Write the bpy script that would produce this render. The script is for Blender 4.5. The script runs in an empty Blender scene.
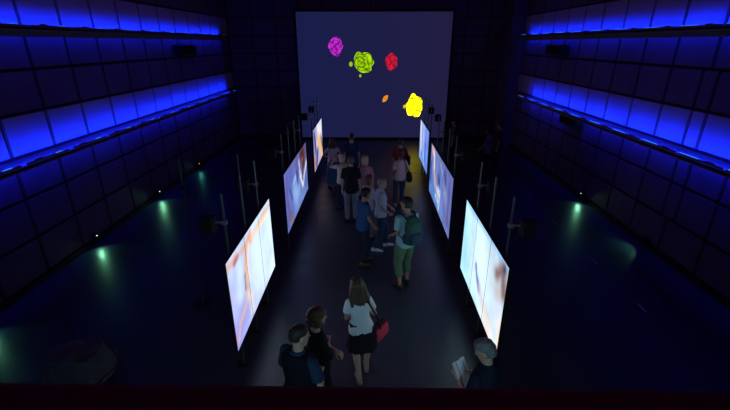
import bpy, bmesh, math, random
from mathutils import Vector, Matrix, noise
random.seed(7)
C = bpy.context.scene.collection
sc = bpy.context.scene
PI = math.pi
V = Vector

# ------------------------------------------------------------------ materials
MATS = {}
def mat(name, col, rough=0.6, spec=0.3, metal=0.0, var=0.12, scale=25, bump=0.0):
    if name in MATS: return MATS[name]
    m = bpy.data.materials.new(name); m.use_nodes = True
    nt = m.node_tree; b = nt.nodes['Principled BSDF']
    b.inputs['Roughness'].default_value = rough
    b.inputs['Metallic'].default_value = metal
    b.inputs['Specular IOR Level'].default_value = spec
    tc = nt.nodes.new('ShaderNodeTexCoord')
    n = nt.nodes.new('ShaderNodeTexNoise'); n.inputs['Scale'].default_value = scale; n.inputs['Detail'].default_value = 3
    nt.links.new(tc.outputs['Object'], n.inputs['Vector'])
    r = nt.nodes.new('ShaderNodeValToRGB')
    r.color_ramp.elements[0].position = .3; r.color_ramp.elements[1].position = .7
    r.color_ramp.elements[0].color = (*[c*(1-var) for c in col], 1)
    r.color_ramp.elements[1].color = (*[min(1, c*(1+var)) for c in col], 1)
    nt.links.new(n.outputs['Fac'], r.inputs['Fac']); nt.links.new(r.outputs['Color'], b.inputs['Base Color'])
    if bump:
        bp = nt.nodes.new('ShaderNodeBump'); bp.inputs['Strength'].default_value = bump; bp.inputs['Distance'].default_value = .01
        nt.links.new(n.outputs['Fac'], bp.inputs['Height']); nt.links.new(bp.outputs['Normal'], b.inputs['Normal'])
    MATS[name] = m; return m
def emit(name, col, strength):
    if name in MATS: return MATS[name]
    m = bpy.data.materials.new(name); m.use_nodes = True; nt = m.node_tree
    nt.nodes.remove(nt.nodes['Principled BSDF'])
    e = nt.nodes.new('ShaderNodeEmission'); e.inputs['Color'].default_value = (*col, 1); e.inputs['Strength'].default_value = strength
    nt.links.new(e.outputs[0], nt.nodes['Material Output'].inputs[0])
    MATS[name] = m; return m
def emit_attr(name, strength):
    m = bpy.data.materials.new(name); m.use_nodes = True; nt = m.node_tree
    nt.nodes.remove(nt.nodes['Principled BSDF'])
    a = nt.nodes.new('ShaderNodeAttribute'); a.attribute_name = 'Picture'
    e = nt.nodes.new('ShaderNodeEmission'); e.inputs['Strength'].default_value = strength
    nt.links.new(a.outputs['Color'], e.inputs['Color'])
    nt.links.new(e.outputs[0], nt.nodes['Material Output'].inputs[0])
    MATS[name] = m; return m

M_BLACK = mat('black_paint', (.012, .011, .013), .55, .3)
M_METAL = mat('dark_steel', (.10, .11, .12), .35, .5, metal=.6)
M_JOINT = mat('joint_black', (.045, .016, .028), .8, .1)
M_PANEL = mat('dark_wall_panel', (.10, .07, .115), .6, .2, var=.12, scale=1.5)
M_LITROW = mat('lit_row_panel', (.30, .28, .36), .6, .2, var=.08, scale=1.5)  # panel copy paled on the lit rows, so colour carries part of the wash
M_LEDGE = mat('ledge_grey', (.16, .14, .20), .5, .3)
M_BALC = mat('parapet_paint', (.13, .045, .085), .6, .2)

# ------------------------------------------------------------------ mesh helpers
def box(bm, c, s, rot=None):
    r = bmesh.ops.create_cube(bm, size=1)
    mx = Matrix.Translation(c) @ (rot.to_4x4() if rot else Matrix()) @ Matrix.Diagonal((*s, 1))
    bmesh.ops.transform(bm, matrix=mx, verts=r['verts']); return r['verts']
def tube(bm, pts, rad, n=10, cap=True, flat=1.0):
    pts = [V(p) for p in pts]
    if not hasattr(rad, '__len__'): rad = [rad]*len(pts)
    up = None; rings = []
    for i, p in enumerate(pts):
        t = (pts[min(i+1, len(pts)-1)] - pts[max(i-1, 0)]).normalized()
        if up is None:
            a = V((0, 0, 1)) if abs(t.z) < .9 else V((0, 1, 0))
            u = t.cross(a).normalized()
        else:
            u = (up - t*up.dot(t)).normalized()
        up = u; w = t.cross(u)
        rings.append([bm.verts.new(p + (u*math.cos(2*PI*k/n) + w*math.sin(2*PI*k/n)*flat)*rad[i]) for k in range(n)])
    for a, b in zip(rings, rings[1:]):
        for k in range(n): bm.faces.new((a[k], a[(k+1) % n], b[(k+1) % n], b[k]))
    if cap:
        bm.faces.new(rings[0][::-1]); bm.faces.new(rings[-1])
def loft(bm, rings, n=20, fn=None):
    # ring = (center, half_x, half_y, matrix or None)
    R = []
    for i, (c, rx, ry, mx) in enumerate(rings):
        row = []
        for k in range(n):
            a = 2*PI*k/n
            ca, sa = math.cos(a), math.sin(a)
            q = 2.4
            d = (abs(ca)**q + abs(sa)**q)**(-1/q)
            f = fn(i, a) if fn else 1
            v = V((rx*ca*d*f, ry*sa*d*f, 0))
            if mx: v = mx @ v
            row.append(bm.verts.new(V(c) + v))
        R.append(row)
    for a, b in zip(R, R[1:]):
        for k in range(n): bm.faces.new((a[k], a[(k+1) % n], b[(k+1) % n], b[k]))
    bm.faces.new(R[0][::-1]); bm.faces.new(R[-1])
def ball(bm, c, s, mx=None, sub=2):
    r = bmesh.ops.create_icosphere(bm, subdivisions=sub, radius=1)
    m = Matrix.Translation(c) @ (mx.to_4x4() if mx else Matrix()) @ Matrix.Diagonal((*s, 1))
    bmesh.ops.transform(bm, matrix=m, verts=r['verts'])
def obj(name, bm, m, parent=None, smooth=False, loc=None, bevel=0):
    me = bpy.data.meshes.new(name)
    bmesh.ops.recalc_face_normals(bm, faces=bm.faces[:])
    bm.to_mesh(me); bm.free()
    if smooth:
        for p in me.polygons: p.use_smooth = True
    o = bpy.data.objects.new(name, me); C.objects.link(o)
    for x in (m if isinstance(m, (list, tuple)) else [m]): me.materials.append(x)
    if parent: o.parent = parent
    if loc: o.location = loc
    if bevel:
        b = o.modifiers.new('bevel', 'BEVEL'); b.width = bevel; b.segments = 2; b.limit_method = 'ANGLE'
    return o
def fuse(name, bm, m, voxel, smooth=3, wrinkle=0.0, wscale=9.0, parent=None, stretch=(1, 1, 1)):
    """voxel-fuse overlapping lofts into one continuous skin"""
    me = bpy.data.meshes.new('tmp'); bmesh.ops.recalc_face_normals(bm, faces=bm.faces[:]); bm.to_mesh(me); bm.free()
    t = bpy.data.objects.new('tmp', me); C.objects.link(t)
    r = t.modifiers.new('r', 'REMESH'); r.mode = 'VOXEL'; r.voxel_size = voxel
    if smooth:
        s = t.modifiers.new('s', 'SMOOTH'); s.factor = .5; s.iterations = smooth
    dg = bpy.context.evaluated_depsgraph_get()
    out = bpy.data.meshes.new_from_object(t.evaluated_get(dg))
    bpy.data.objects.remove(t); bpy.data.meshes.remove(me)
    out.name = name
    if wrinkle:
        ns = [v.normal.copy() for v in out.vertices]
        for v, nn in zip(out.vertices, ns):
            q = V((v.co.x*stretch[0], v.co.y*stretch[1], v.co.z*stretch[2]))*wscale
            v.co += nn*wrinkle*noise.noise(q)
    for p in out.polygons: p.use_smooth = True
    out.materials.clear()
    for x in (m if isinstance(m, (list, tuple)) else [m]): out.materials.append(x)
    o = bpy.data.objects.new(name, out); C.objects.link(o)
    if parent: o.parent = parent
    return o
def thing(name, label, cat, loc=(0, 0, 0), rotz=0, group=None):
    o = bpy.data.objects.new(name, None); C.objects.link(o); o.empty_display_size = .2
    o.location = loc; o.rotation_euler = (0, 0, rotz)
    return tag(o, label, cat, group)
def tag(o, label, cat, group=None):
    o['label'] = label; o['category'] = cat
    if group: o['group'] = group
    return o
def struct(name, bm, m, bevel=0):
    o = obj(name, bm, m, bevel=bevel); o['kind'] = 'structure'; return o
def dup(root, loc, rotz, label=None, group=None):
    r = root.copy(); C.objects.link(r); r.location = loc; r.rotation_euler = (0, 0, rotz)
    if label: r['label'] = label
    if group: r['group'] = group
    for ch in list(root.children):
        c = ch.copy(); C.objects.link(c); c.parent = r
        for g in list(ch.children):
            d = g.copy(); C.objects.link(d); d.parent = c
    return r

# ------------------------------------------------------------------ the hall
WX, YB, ZC, Y0 = 6.3, 19.5, 8.2, -3.2
ROWS = [.13, .87, 1.62, 2.38, 3.11, 3.85, 4.58, 5.33, 6.07, 6.81, 7.55]

def floor_mat():
    m = bpy.data.materials.new('raised_floor_tiles'); m.use_nodes = True; nt = m.node_tree; b = nt.nodes['Principled BSDF']
    tc = nt.nodes.new('ShaderNodeTexCoord')
    br = nt.nodes.new('ShaderNodeTexBrick'); br.offset = 0; br.squash = 1
    br.inputs['Scale'].default_value = 1.0; br.inputs['Brick Width'].default_value = .6; br.inputs['Row Height'].default_value = .6
    br.inputs['Mortar Size'].default_value = .004; br.inputs['Mortar Smooth'].default_value = .3; br.inputs['Bias'].default_value = 0
    br.inputs['Color1'].default_value = (.022, .035, .052, 1); br.inputs['Color2'].default_value = (.025, .039, .058, 1)
    br.inputs['Mortar'].default_value = (.006, .008, .010, 1)
    nt.links.new(tc.outputs['Object'], br.inputs['Vector'])
    n = nt.nodes.new('ShaderNodeTexNoise'); n.inputs['Scale'].default_value = 3; n.inputs['Detail'].default_value = 6
    nt.links.new(tc.outputs['Object'], n.inputs['Vector'])
    mr = nt.nodes.new('ShaderNodeMapRange'); mr.inputs['From Min'].default_value = .3; mr.inputs['From Max'].default_value = .7
    mr.inputs['To Min'].default_value = .32; mr.inputs['To Max'].default_value = .42
    nt.links.new(n.outputs['Fac'], mr.inputs['Value']); nt.links.new(mr.outputs[0], b.inputs['Roughness'])
    nt.links.new(br.outputs['Color'], b.inputs['Base Color'])
    b.inputs['Specular IOR Level'].default_value = .55
    return m
bm = bmesh.new(); box(bm, (0, (YB+Y0)/2, -.05), (2*WX+.4, YB-Y0+.4, .1)); struct('floor', bm, floor_mat())
bm = bmesh.new(); box(bm, (0, (YB+Y0)/2, ZC+.05), (2*WX+.4, YB-Y0+.4, .1)); struct('ceiling', bm, M_BLACK)

def side_wall(s, name, joints):
    bm = bmesh.new(); box(bm, (s*(WX+.10), (YB+Y0)/2, ZC/2), (.10, YB-Y0+.2, ZC))
    for f in bm.faces: f.material_index = 0
    for i in range(len(ROWS)-1):
        z0, z1 = ROWS[i]+.032, ROWS[i+1]-.032
        jj = sorted(joints(i))
        for a, b in zip(jj, jj[1:]):
            n0 = len(bm.faces)
            box(bm, (s*(WX+.025), (a+b)/2, (z0+z1)/2), (.05, b-a-.085, z1-z0))
            bm.faces.ensure_lookup_table()
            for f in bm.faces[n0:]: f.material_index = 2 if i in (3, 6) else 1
    o = struct(name, bm, [M_JOINT, M_PANEL, M_LITROW]); return o
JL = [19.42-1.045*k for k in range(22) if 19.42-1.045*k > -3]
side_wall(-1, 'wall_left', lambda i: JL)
def jr(i):
    j = list(JL)
    if i in (1, 2, 3, 4): j = [y for y in JL if not (7.5 < y < 8.2)] + [8.10, 7.72]
    return j
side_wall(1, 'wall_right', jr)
bm = bmesh.new(); box(bm, (0, YB+.10, ZC/2), (2*WX+.2, .10, ZC))
for f in bm.faces: f.material_index = 0
for i in range(len(ROWS)-1):
    for k in range(12):
        a = -WX + k*1.05
        n0 = len(bm.faces); box(bm, (a+.525, YB+.025, (ROWS[i]+ROWS[i+1])/2), (1.0, .05, ROWS[i+1]-ROWS[i]-.05))
        bm.faces.ensure_lookup_table()
        for f in bm.faces[n0:]: f.material_index = 1
struct('wall_back', bm, [M_JOINT, M_PANEL])
bm = bmesh.new(); box(bm, (0, Y0-.05, ZC/2), (2*WX+.2, .1, ZC)); struct('wall_front', bm, M_BLACK)
for s, nm in ((-1, 'left'), (1, 'right')):
    bm = bmesh.new(); box(bm, (s*(WX-.012), (YB+Y0)/2, .055), (.024, YB-Y0, .11)); struct('baseboard_'+nm, bm, M_BLACK)
# balcony parapet and balcony floor the picture is taken from
bm = bmesh.new(); box(bm, (0, .5, 3.10), (2*WX, .18, 1.06)); box(bm, (0, .5, 3.645), (2*WX, .24, .04)); struct('trim_1', bm, M_BALC, bevel=.012)
bm = bmesh.new(); box(bm, (0, (Y0+.4)/2, 2.55), (2*WX, .4-Y0, .12)); struct('trim_2', bm, M_BALC)

# ledges with the blue wash lights
LED = emit('blue_led', (.006, .030, 1.0), 3)
GLINTC = emit('blue_edge_glint', (.03, .22, 1.0), 1.3)
GLOWV = emit('under_glow_wide', (.016, .018, 1.0), 50)
GLOWU = emit('under_glow', (.012, .020, 1.0), 28)  # both glow strips are added for the blue light leaking below the ledges
n_tr = 3
for s in (-1, 1):
    for z, w, E_Y in ((2.37, .56, 17.9 if s < 0 else 16.9), (4.56, .40, 18.3 if s < 0 else 17.7)):
        bm = bmesh.new()
        xo = s*(WX-.012-w/2)
        box(bm, (xo, (E_Y+1)/2, z-.02), (w, E_Y-1, .03))
        box(bm, (s*(WX-w-.012+.012), (E_Y+1)/2, z-.03), (.024, E_Y-1, .07))
        box(bm, (s*(WX-.25), (E_Y+1)/2, z-.095), (.02, E_Y-1, .13))  # added lip, hides the glow strip and cuts its spill
        for f in bm.faces: f.material_index = 0
        n0 = len(bm.faces)
        box(bm, (s*(WX-.225), (E_Y+1)/2, z-.06), (.012, E_Y-1.2, .03))
        bm.faces.ensure_lookup_table()
        for f in bm.faces[n0:]: f.material_index = 1
        struct('trim_%d' % n_tr, bm, [M_LEDGE, GLOWV if z < 3 else GLOWU]); n_tr += 1

LEDP = 11.5
def wash_light(s, label, group, w, cat='light'):
    t = thing('wash_light', label, cat, group=group)
    bm = bmesh.new(); box(bm, (0, 0, .028), (.05, 1.0, .034)); obj('housing', bm, M_LEDGE, t, bevel=.008)
    bm = bmesh.new(); box(bm, (s*.029, 0, .028), (.008, .96, .026)); obj('led_strip', bm, LED, t)
    bm = bmesh.new()
    tube(bm, [(-s*.006, -.36, .035), (-s*.006, -.32, .046), (-s*.006, -.24, .050), (-s*.006, -.16, .046), (-s*.006, -.12, .035)], [.010, .015, .017, .015, .010], 8)
    obj('junction_cover', bm, M_BLACK, t, smooth=True)
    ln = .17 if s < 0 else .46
    bm = bmesh.new(); box(bm, (-s*.005, .25, .048), (.020, ln, .008)); obj('edge_glint', bm, GLINTC, t)  # glowing sliver added for the cyan glints along the ledge edge
    ld = bpy.data.lights.new('wash_beam', 'AREA'); ld.shape = 'RECTANGLE'; ld.size = 1.2; ld.size_y = .03
    ld.energy = LEDP*w/.56; ld.color = (.004, .020, 1.0); ld.spread = math.radians(114)
    lo = bpy.data.objects.new('wash_beam', ld); C.objects.link(lo); lo.parent = t; lo.location = (s*.040, 0, .036)
    lo.rotation_euler = (V((s, 0, .10))).to_track_quat('-Z', 'Y').to_euler()
    lo.rotation_euler = (Matrix(((0, 0, -s), (1, 0, 0), (0, -s, 0)))).to_euler()
    return t
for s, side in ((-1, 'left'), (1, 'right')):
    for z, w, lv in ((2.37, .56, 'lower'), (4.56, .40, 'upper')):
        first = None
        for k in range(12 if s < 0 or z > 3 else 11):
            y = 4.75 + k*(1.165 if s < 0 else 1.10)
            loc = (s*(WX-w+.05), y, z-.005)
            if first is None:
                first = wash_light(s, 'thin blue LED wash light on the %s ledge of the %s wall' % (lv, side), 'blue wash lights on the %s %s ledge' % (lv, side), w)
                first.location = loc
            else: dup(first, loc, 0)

# dark pier in the far right corner
bm = bmesh.new(); box(bm, (WX-.27, 18.72, ZC/2), (.54, 1.5, ZC)); struct('trim_7', bm, M_PANEL, bevel=.01)
# wall loudspeakers
def wall_speaker(x, y, z, sx, label, ly=1.2, lz=.32):
    t = thing('wall_loudspeaker', label, 'loudspeaker', (x, y, z))
    bm = bmesh.new(); box(bm, (0, 0, lz/2), (.26, ly, lz)); obj('cabinet', bm, M_BLACK, t, bevel=.015)
    bm = bmesh.new(); box(bm, (-sx*.135, 0, lz/2), (.012, ly-.08, lz-.06)); obj('grille', bm, mat('speaker_grille', (.016, .016, .018), .8, .2, scale=200), t)
    bm = bmesh.new(); box(bm, (sx*.145, 0, lz/2), (.04, .2, .12)); obj('bracket', bm, M_METAL, t)
wall_speaker(-6.13, 14.3, 3.92, -1, 'black loudspeaker box on left wall below the upper blue ledge')
wall_speaker(6.13, 14.3, 3.92, 1, 'black loudspeaker box on right wall below the upper blue ledge')
wall_speaker(6.13, 12.5, 1.98, 1, 'black loudspeaker box on right wall under the lower blue ledge', 1.0, .26)

# ------------------------------------------------------------------ projection screen with roses
SY = 19.25
scr = thing('projection_screen', 'huge dark blue projection screen with coloured roses on the far wall', 'screen', (.17, SY, 0))
def scr_mat():
    m = bpy.data.materials.new('projected_navy'); m.use_nodes = True; nt = m.node_tree
    nt.nodes.remove(nt.nodes['Principled BSDF'])
    tc = nt.nodes.new('ShaderNodeTexCoord'); sp = nt.nodes.new('ShaderNodeSeparateXYZ'); nt.links.new(tc.outputs['Generated'], sp.inputs[0])
    r = nt.nodes.new('ShaderNodeValToRGB')
    r.color_ramp.elements[0].color = (.0095, .0125, .066, 1); r.color_ramp.elements[1].color = (.0150, .0125, .052, 1)
    nt.links.new(sp.outputs['X'], r.inputs['Fac'])
    e = nt.nodes.new('ShaderNodeEmission'); nt.links.new(r.outputs[0], e.inputs[0]); nt.links.new(e.outputs[0], nt.nodes['Material Output'].inputs[0])
    return m
SW = 3.39
bm = bmesh.new(); box(bm, (0, 0, (5.55+.10)/2), (2*SW, .02, 5.45)); obj('screen_fabric', bm, scr_mat(), scr)
for nm, c, sz in (('frame_bar', (0, .02, .04), (2*SW+.2, .08, .08)), ('frame_bar', (0, .02, 5.62), (2*SW+.2, .08, .1)),
                  ('frame_bar', (-SW-.05, .02, 2.83), (.1, .08, 5.5)), ('frame_bar', (SW+.05, .02, 2.83), (.1, .08, 5.5))):
    bm = bmesh.new(); box(bm, c, sz); obj(nm, bm, M_BLACK, scr)
for k, x in enumerate((-1.2, 1.2)):
    bm = bmesh.new(); tube(bm, [(x, .02, 5.66), (x, .02, ZC)], .015); obj('hanging_cable', bm, M_METAL, scr)

def rose(kind, cx, cz, rx, rz, outline, lo, hi, label, spiral=2.2, seed=0, strength=1.0, tilt=0, detail=1.0):
    bm = bmesh.new(); NR, NT = 40, 120
    lay = bm.verts.layers.float_color.new('Picture')
    rnd = random.Random(seed)
    ph = rnd.random()*6
    if isinstance(outline[0], tuple):
        ang = [(a-360, r) for a, r in outline] + list(outline) + [(a+360, r) for a, r in outline]
        def lookup(d):
            for (a, r), (b_, q) in zip(ang, ang[1:]):
                if a <= d <= b_: return r + (q-r)*(d-a)/(b_-a)
        outline = [lookup(k*360/72) for k in range(72)]
    def rad(t):
        n = len(outline); q = (t/(2*PI)) % 1*n; i = int(q); f = q-i
        return outline[i % n]*(1-f) + outline[(i+1) % n]*f
    petals = []
    for ring, (rho, q, cnt) in enumerate(((.62, .62, 5), (.42, .50, 5), (.27, .36, 4), (.14, .24, 3), (.04, .13, 2))):
        for k in range(cnt):
            al = 2*PI*k/cnt + ring*.9 + rnd.uniform(-.3, .3) + ph
            petals.append((rho*math.cos(al)*rnd.uniform(.85, 1.15), rho*math.sin(al)*rnd.uniform(.85, 1.15), q*rnd.uniform(.88, 1.12), rnd.uniform(.75, 1.0), ring))
    def colr(r, t):
        x, y = r*math.cos(t), r*math.sin(t)
        x += .05*noise.noise(V((x*3, y*3, seed))); y += .05*noise.noise(V((x*3, y*3, seed+7)))
        k = .4
        for px, py, q, br, ring in petals:
            d = math.hypot(x-px, y-py)/q
            if d < 1:
                out = ((x-px)*px + (y-py)*py)/(math.hypot(px, py)+1e-6)/q      # -1 heart side .. 1 rim side
                k = br*(.10 + .90*max(0, min(1, .5+.75*out)))
                if d > .86: k *= .15 if detail > .6 else .8
        k *= 1 + .45*noise.noise(V((x*7, y*7, seed*3.1)))
        k = max(0, min(1, k))**1.3
        return [a*(1-k)+b*k for a, b in zip(lo, hi)]
    c0 = bm.verts.new((0, 0, 0)); c0[lay] = (*colr(0, 0), 1)
    rows = []
    for i in range(1, NR+1):
        r = i/NR; row = []
        for k in range(NT):
            t = 2*PI*k/NT; R = rad(t)*r
            x, z = R*math.cos(t)*rx, R*math.sin(t)*rz
            ct, st = math.cos(tilt), math.sin(tilt)
            v = bm.verts.new((x*ct - z*st, 0, x*st + z*ct)); v[lay] = (*colr(r, t), 1); row.append(v)
        rows.append(row)
    for k in range(NT):
        bm.faces.new((c0, rows[0][k], rows[0][(k+1) % NT]))
        for a, b in zip(rows, rows[1:]): bm.faces.new((a[k], b[k], b[(k+1) % NT], a[(k+1) % NT]))
    o = obj('projected_rose', bm, emit_attr('rose_light_'+kind, strength), scr, smooth=True, loc=(cx-.17, -.016, cz))
    # thin closed picture layer
    so = o.modifiers.new('thick', 'SOLIDIFY'); so.thickness = .004
    o['label'] = label
PX = .0444   # metres on the screen that the drawings below are measured in
rose('violet', -1.54, 4.16, 8*PX, 9*PX, [.95, .9, 1.0, 1.0, .85, .92, .95, .8, .9, 1.1, 1.05, .8], (.03, .001, .08), (.78, .035, .85), 'violet rose', 1.4, 2, 1.0)
rose('green', -.31, 3.49, .1*PX, .1*PX, [(0,111),(25,100),(50,109),(75,98),(100,95),(120,116),(145,106),(165,94),(190,92),(215,88),(240,92),(265,99),(290,104),(315,116),(335,92)], (.02, .045, .004), (.50, .95, .003), 'lime green rose', 2.4, 5, 1.0)
rose('red', .94, 3.51, 6.6*PX, 8.6*PX, [.9, 1.0, .95, 1.0, .85, .9, .88, .8, .9, 1.0, .8, 1.05], (.10, .001, .02), (.95, .018, .05), 'red rose', 1.3, 9, 1.0)
rose('yellow', 2.05, 1.58, .1*PX, .1*PX, [(0,84),(15,84),(40,104),(60,105),(80,102),(95,132),(105,122),(120,94),(145,78),(170,83),(195,82),(215,90),(240,111),(265,100),(280,119),(300,118),(320,98),(340,92)], (.05, .016, .0003), (1.0, .84, .003), 'yellow rose', 2.2, 12, 5.0)
rose('orange', .71, 1.91, 4.4*PX, 2.3*PX, [1, .9, 1, .8, 1, .9, 1, .85], (.5, .03, .01), (1.0, .42, .02), 'small orange petal', .8, 3, 1.0, tilt=.95, detail=.4)
for cx, cz, r, k in ((-.86, 3.42, 1.9*PX, 'g'), (-.44, 2.92, 1.2*PX, 'g'), (1.61, 1.55, 1.5*PX, 'y')):
    bm = bmesh.new(); lay = bm.verts.layers.float_color.new('Picture')
    ball(bm, (0, 0, 0), (r, .003, r*1.3), sub=2)
    for v in bm.verts: v[lay] = (.35, .5, .02, 1) if k == 'g' else (.8, .5, .01, 1)
    obj('projected_petal', bm, MATS['rose_light_green'], scr, loc=(cx-.17, -.016, cz))

# ------------------------------------------------------------------ the two rows of picture screens
Z0, PH = .555, 1.305
def seg_d(px, py, ax, ay, bx, by):
    dx, dy = bx-ax, by-ay; L = dx*dx+dy*dy
    t = 0 if L == 0 else max(0, min(1, ((px-ax)*dx+(py-ay)*dy)/L))
    return math.hypot(px-ax-t*dx, py-ay-t*dy)
def picture(spec, L):
    base, strokes = spec
    def f(u, v):
        x, y = u*L, v*PH
        c = list(base(u, v))
        n = noise.noise(V((x*2.2, y*2.2, L+3)))*.5 + noise.noise(V((x*6, y*6, L)))*.25
        c = [k*(1+.22*n) for k in c]
        for pts, w, col, al in strokes:
            P = [(a*L, b*PH) for a, b in pts]
            d = min(seg_d(x, y, *P[i], *P[i+1]) for i in range(len(P)-1)) if len(P) > 1 else math.hypot(x-P[0][0], y-P[0][1])
            d += .035*noise.noise(V((x*5, y*5, 1.7)))
            k = al*math.exp(-(max(0, d)/w)**2)
            c = [a*(1-k)+b*k for a, b in zip(c, col)]
        return [max(0, k)**2.2 for k in c]
    return f
def g2(c00, c10, c01, c11):
    return lambda u, v: [(a*(1-u)+b*u)*(1-v) + (c*(1-u)+d*u)*v for a, b, c, d in zip(c00, c10, c01, c11)]
ORG, CRM, WHT, NVY, BRN, LAV, BLU, CYN = (.88, .62, .50), (1, .86, .74), (.97, .98, 1.0), (.05, .07, .30), (.20, .08, .05), (.45, .36, .80), (.17, .25, .68), (.62, .85, .98)
PIC = {
 'L1': (g2((.62, .62, .91), (.84, .94, 1), (.74, .80, .97), (.76, .88, .98)),
        [([(.05, .1), (.2, .3)], .20, (.52, .50, .84), .5), ([(.62, .5)], .55, (.86, .95, 1), .8), ([(.16, .5), (.2, .75)], .14, (.80, .90, 1), .8),
         ([(1.0, .93), (.72, .90), (.5, .86), (.25, .90), (.02, .94)], .055, ORG, .7), ([(.9, .86), (.5, .86)], .05, CRM, .8),
         ([(.46, .95), (.36, .88), (.31, .71), (.30, .5), (.30, .34)], .06, ORG, .8), ([(.40, .85), (.35, .66), (.34, .5)], .05, CRM, .8),
         ([(.30, .34), (.22, .28), (.10, .22), (.05, .09)], .06, (.86, .70, .66), .7), ([(.30, .34), (.36, .2), (.33, .08)], .07, CRM, .6),
         ([(.27, .6), (.26, .45)], .025, BRN, .35), ([(.12, .88), (.2, .9)], .04, (.5, .2, .3), .5)]),
 'L2': (g2((.38, .45, .76), (.46, .56, .84), (.40, .46, .78), (.42, .36, .54)),
        [([(.08, .87), (.06, .5), (.12, .2)], .10, (.40, .32, .56), .7), ([(.2, .8), (.3, .7)], .16, (.34, .40, .76), .7),
         ([(.35, .45), (.5, .3)], .30, (.60, .76, .97), .8), ([(.15, .12)], .12, (.55, .40, .30), .7), ([(.5, .15), (.6, .2)], .12, (.45, .55, .78), .7),
         ([(.80, .86), (.82, .72)], .26, (.34, .16, .10), .95), ([(.70, .92)], .10, (.10, .06, .12), .7),
         ([(.60, .82), (.62, .55), (.72, .30)], .07, WHT, .95), ([(.98, .60), (.84, .45), (.74, .30)], .08, WHT, .9),
         ([(.74, .52), (.76, .38)], .045, NVY, .8), ([(.78, .78)], .06, (.75, .42, .28), .8), ([(.93, .2)], .2, (.30, .38, .66), .8), ([(.48, .72), (.50, .52)], .07, (.16, .20, .48), .8), ([(.17, .62), (.24, .40)], .05, (.20, .22, .46), .7), ([(.30, .62), (.42, .68)], .05, (.72, .82, .98), .7), ([(.12, .05), (.3, .08)], .05, (.66, .46, .36), .7), ([(.66, .62), (.70, .48)], .035, (.85, .92, 1), .8)]),
 'L3': (g2((.62, .60, .80), (.85, .75, .70), (.60, .60, .82), (.90, .92, 1)),
        [([(.12, .85), (.2, .45)], .14, NVY, .75), ([(.25, .1), (.4, .35)], .16, (.10, .16, .55), .9), ([(.5, .9), (.75, .75)], .2, WHT, .9),
         ([(.5, .65), (.65, .45), (.8, .25)], .20, (1, .74, .45), .9), ([(.85, .55), (.95, .3)], .12, BRN, .6), ([(.1, .1), (.06, .3)], .1, (.9, .5, .2), .85),
         ([(.35, .55)], .14, CRM, .9), ([(.9, .95)], .1, CRM, .8)]),
 'R1': (g2((.86, .92, .98), (.70, .90, .98), (.72, .76, .86), (.75, .92, .96)),
        [([(.5, .6)], .5, (.88, .98, 1), .7), ([(.9, .2), (.95, .7)], .2, (.55, .82, .92), .6), ([(1, .97), (.5, .98), (0, .97)], .035, (.50, .75, .98), .7),
         ([(.58, .45), (.54, .36), (.46, .26)], .055, (.38, .42, .72), .85), ([(.44, .28), (.33, .16), (.2, .07)], .09, (.84, .76, .78), .7), ([(.3, .12), (.12, .04)], .10, (1, .88, .78), .7),
         ([(.16, .78), (.08, .88), (.03, .70)], .11, (.46, .36, .34), .9), ([(.06, .93)], .07, (.26, .22, .30), .85), ([(.12, .62)], .12, (.75, .68, .64), .7), ([(.02, .4), (.02, .1)], .05, CRM, .7)]),
 'R2': (g2((.46, .50, .76), (.36, .52, .80), (.38, .42, .68), (.50, .56, .80)),
        [([(.92, .95), (.80, .85), (.80, .64), (.74, .5), (.70, .38)], .11, (.98, .72, .66), .9), ([(.84, .9), (.78, .65)], .05, WHT, .9),
         ([(.95, .6), (.94, .3)], .12, (.16, .28, .62), .8), ([(.62, .36), (.5, .40)], .08, WHT, .8), ([(.62, .30), (.46, .32)], .05, WHT, .75), ([(.64, .22), (.47, .22)], .05, WHT, .75),
         ([(.62, .14), (.47, .12)], .05, CYN, .7), ([(.80, .25), (.72, .1)], .12, (.28, .55, .85), .85), ([(.45, .42), (.44, .2), (.48, .05)], .06, (.90, .92, 1), .8),
         ([(.27, .62), (.22, .5)], .16, (.58, .62, .80), .7), ([(.3, .85), (.25, .75)], .10, (.18, .20, .42), .6), ([(.26, .55)], .05, (.85, .85, .7), .7), ([(.1, .15), (.1, .8)], .10, (.36, .30, .60), .6), ([(.56, .62), (.5, .55)], .09, (.16, .22, .46), .8), ([(.60, .05), (.58, .5)], .03, (.20, .26, .52), .7), ([(.40, .80), (.5, .9)], .06, (.66, .72, .86), .7), ([(.66, .26), (.52, .27)], .018, WHT, .8), ([(.65, .18), (.50, .17)], .018, WHT, .8)]),
 'R3': (g2((.36, .50, .92), (.55, .66, .95), (.42, .54, .90), (.75, .82, 1)),
        [([(.95, .9), (.85, .6), (.82, .3)], .12, WHT, .9), ([(.6, .75), (.58, .4)], .07, (.92, .80, .78), .85), ([(.35, .6), (.31, .4), (.33, .2)], .08, (.15, .25, .70), .7),
         ([(.5, .3), (.35, .05)], .08, CYN, .85), ([(.15, .5), (.12, .2)], .05, CYN, .6), ([(.7, .2)], .08, NVY, .5)]),
}
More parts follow.
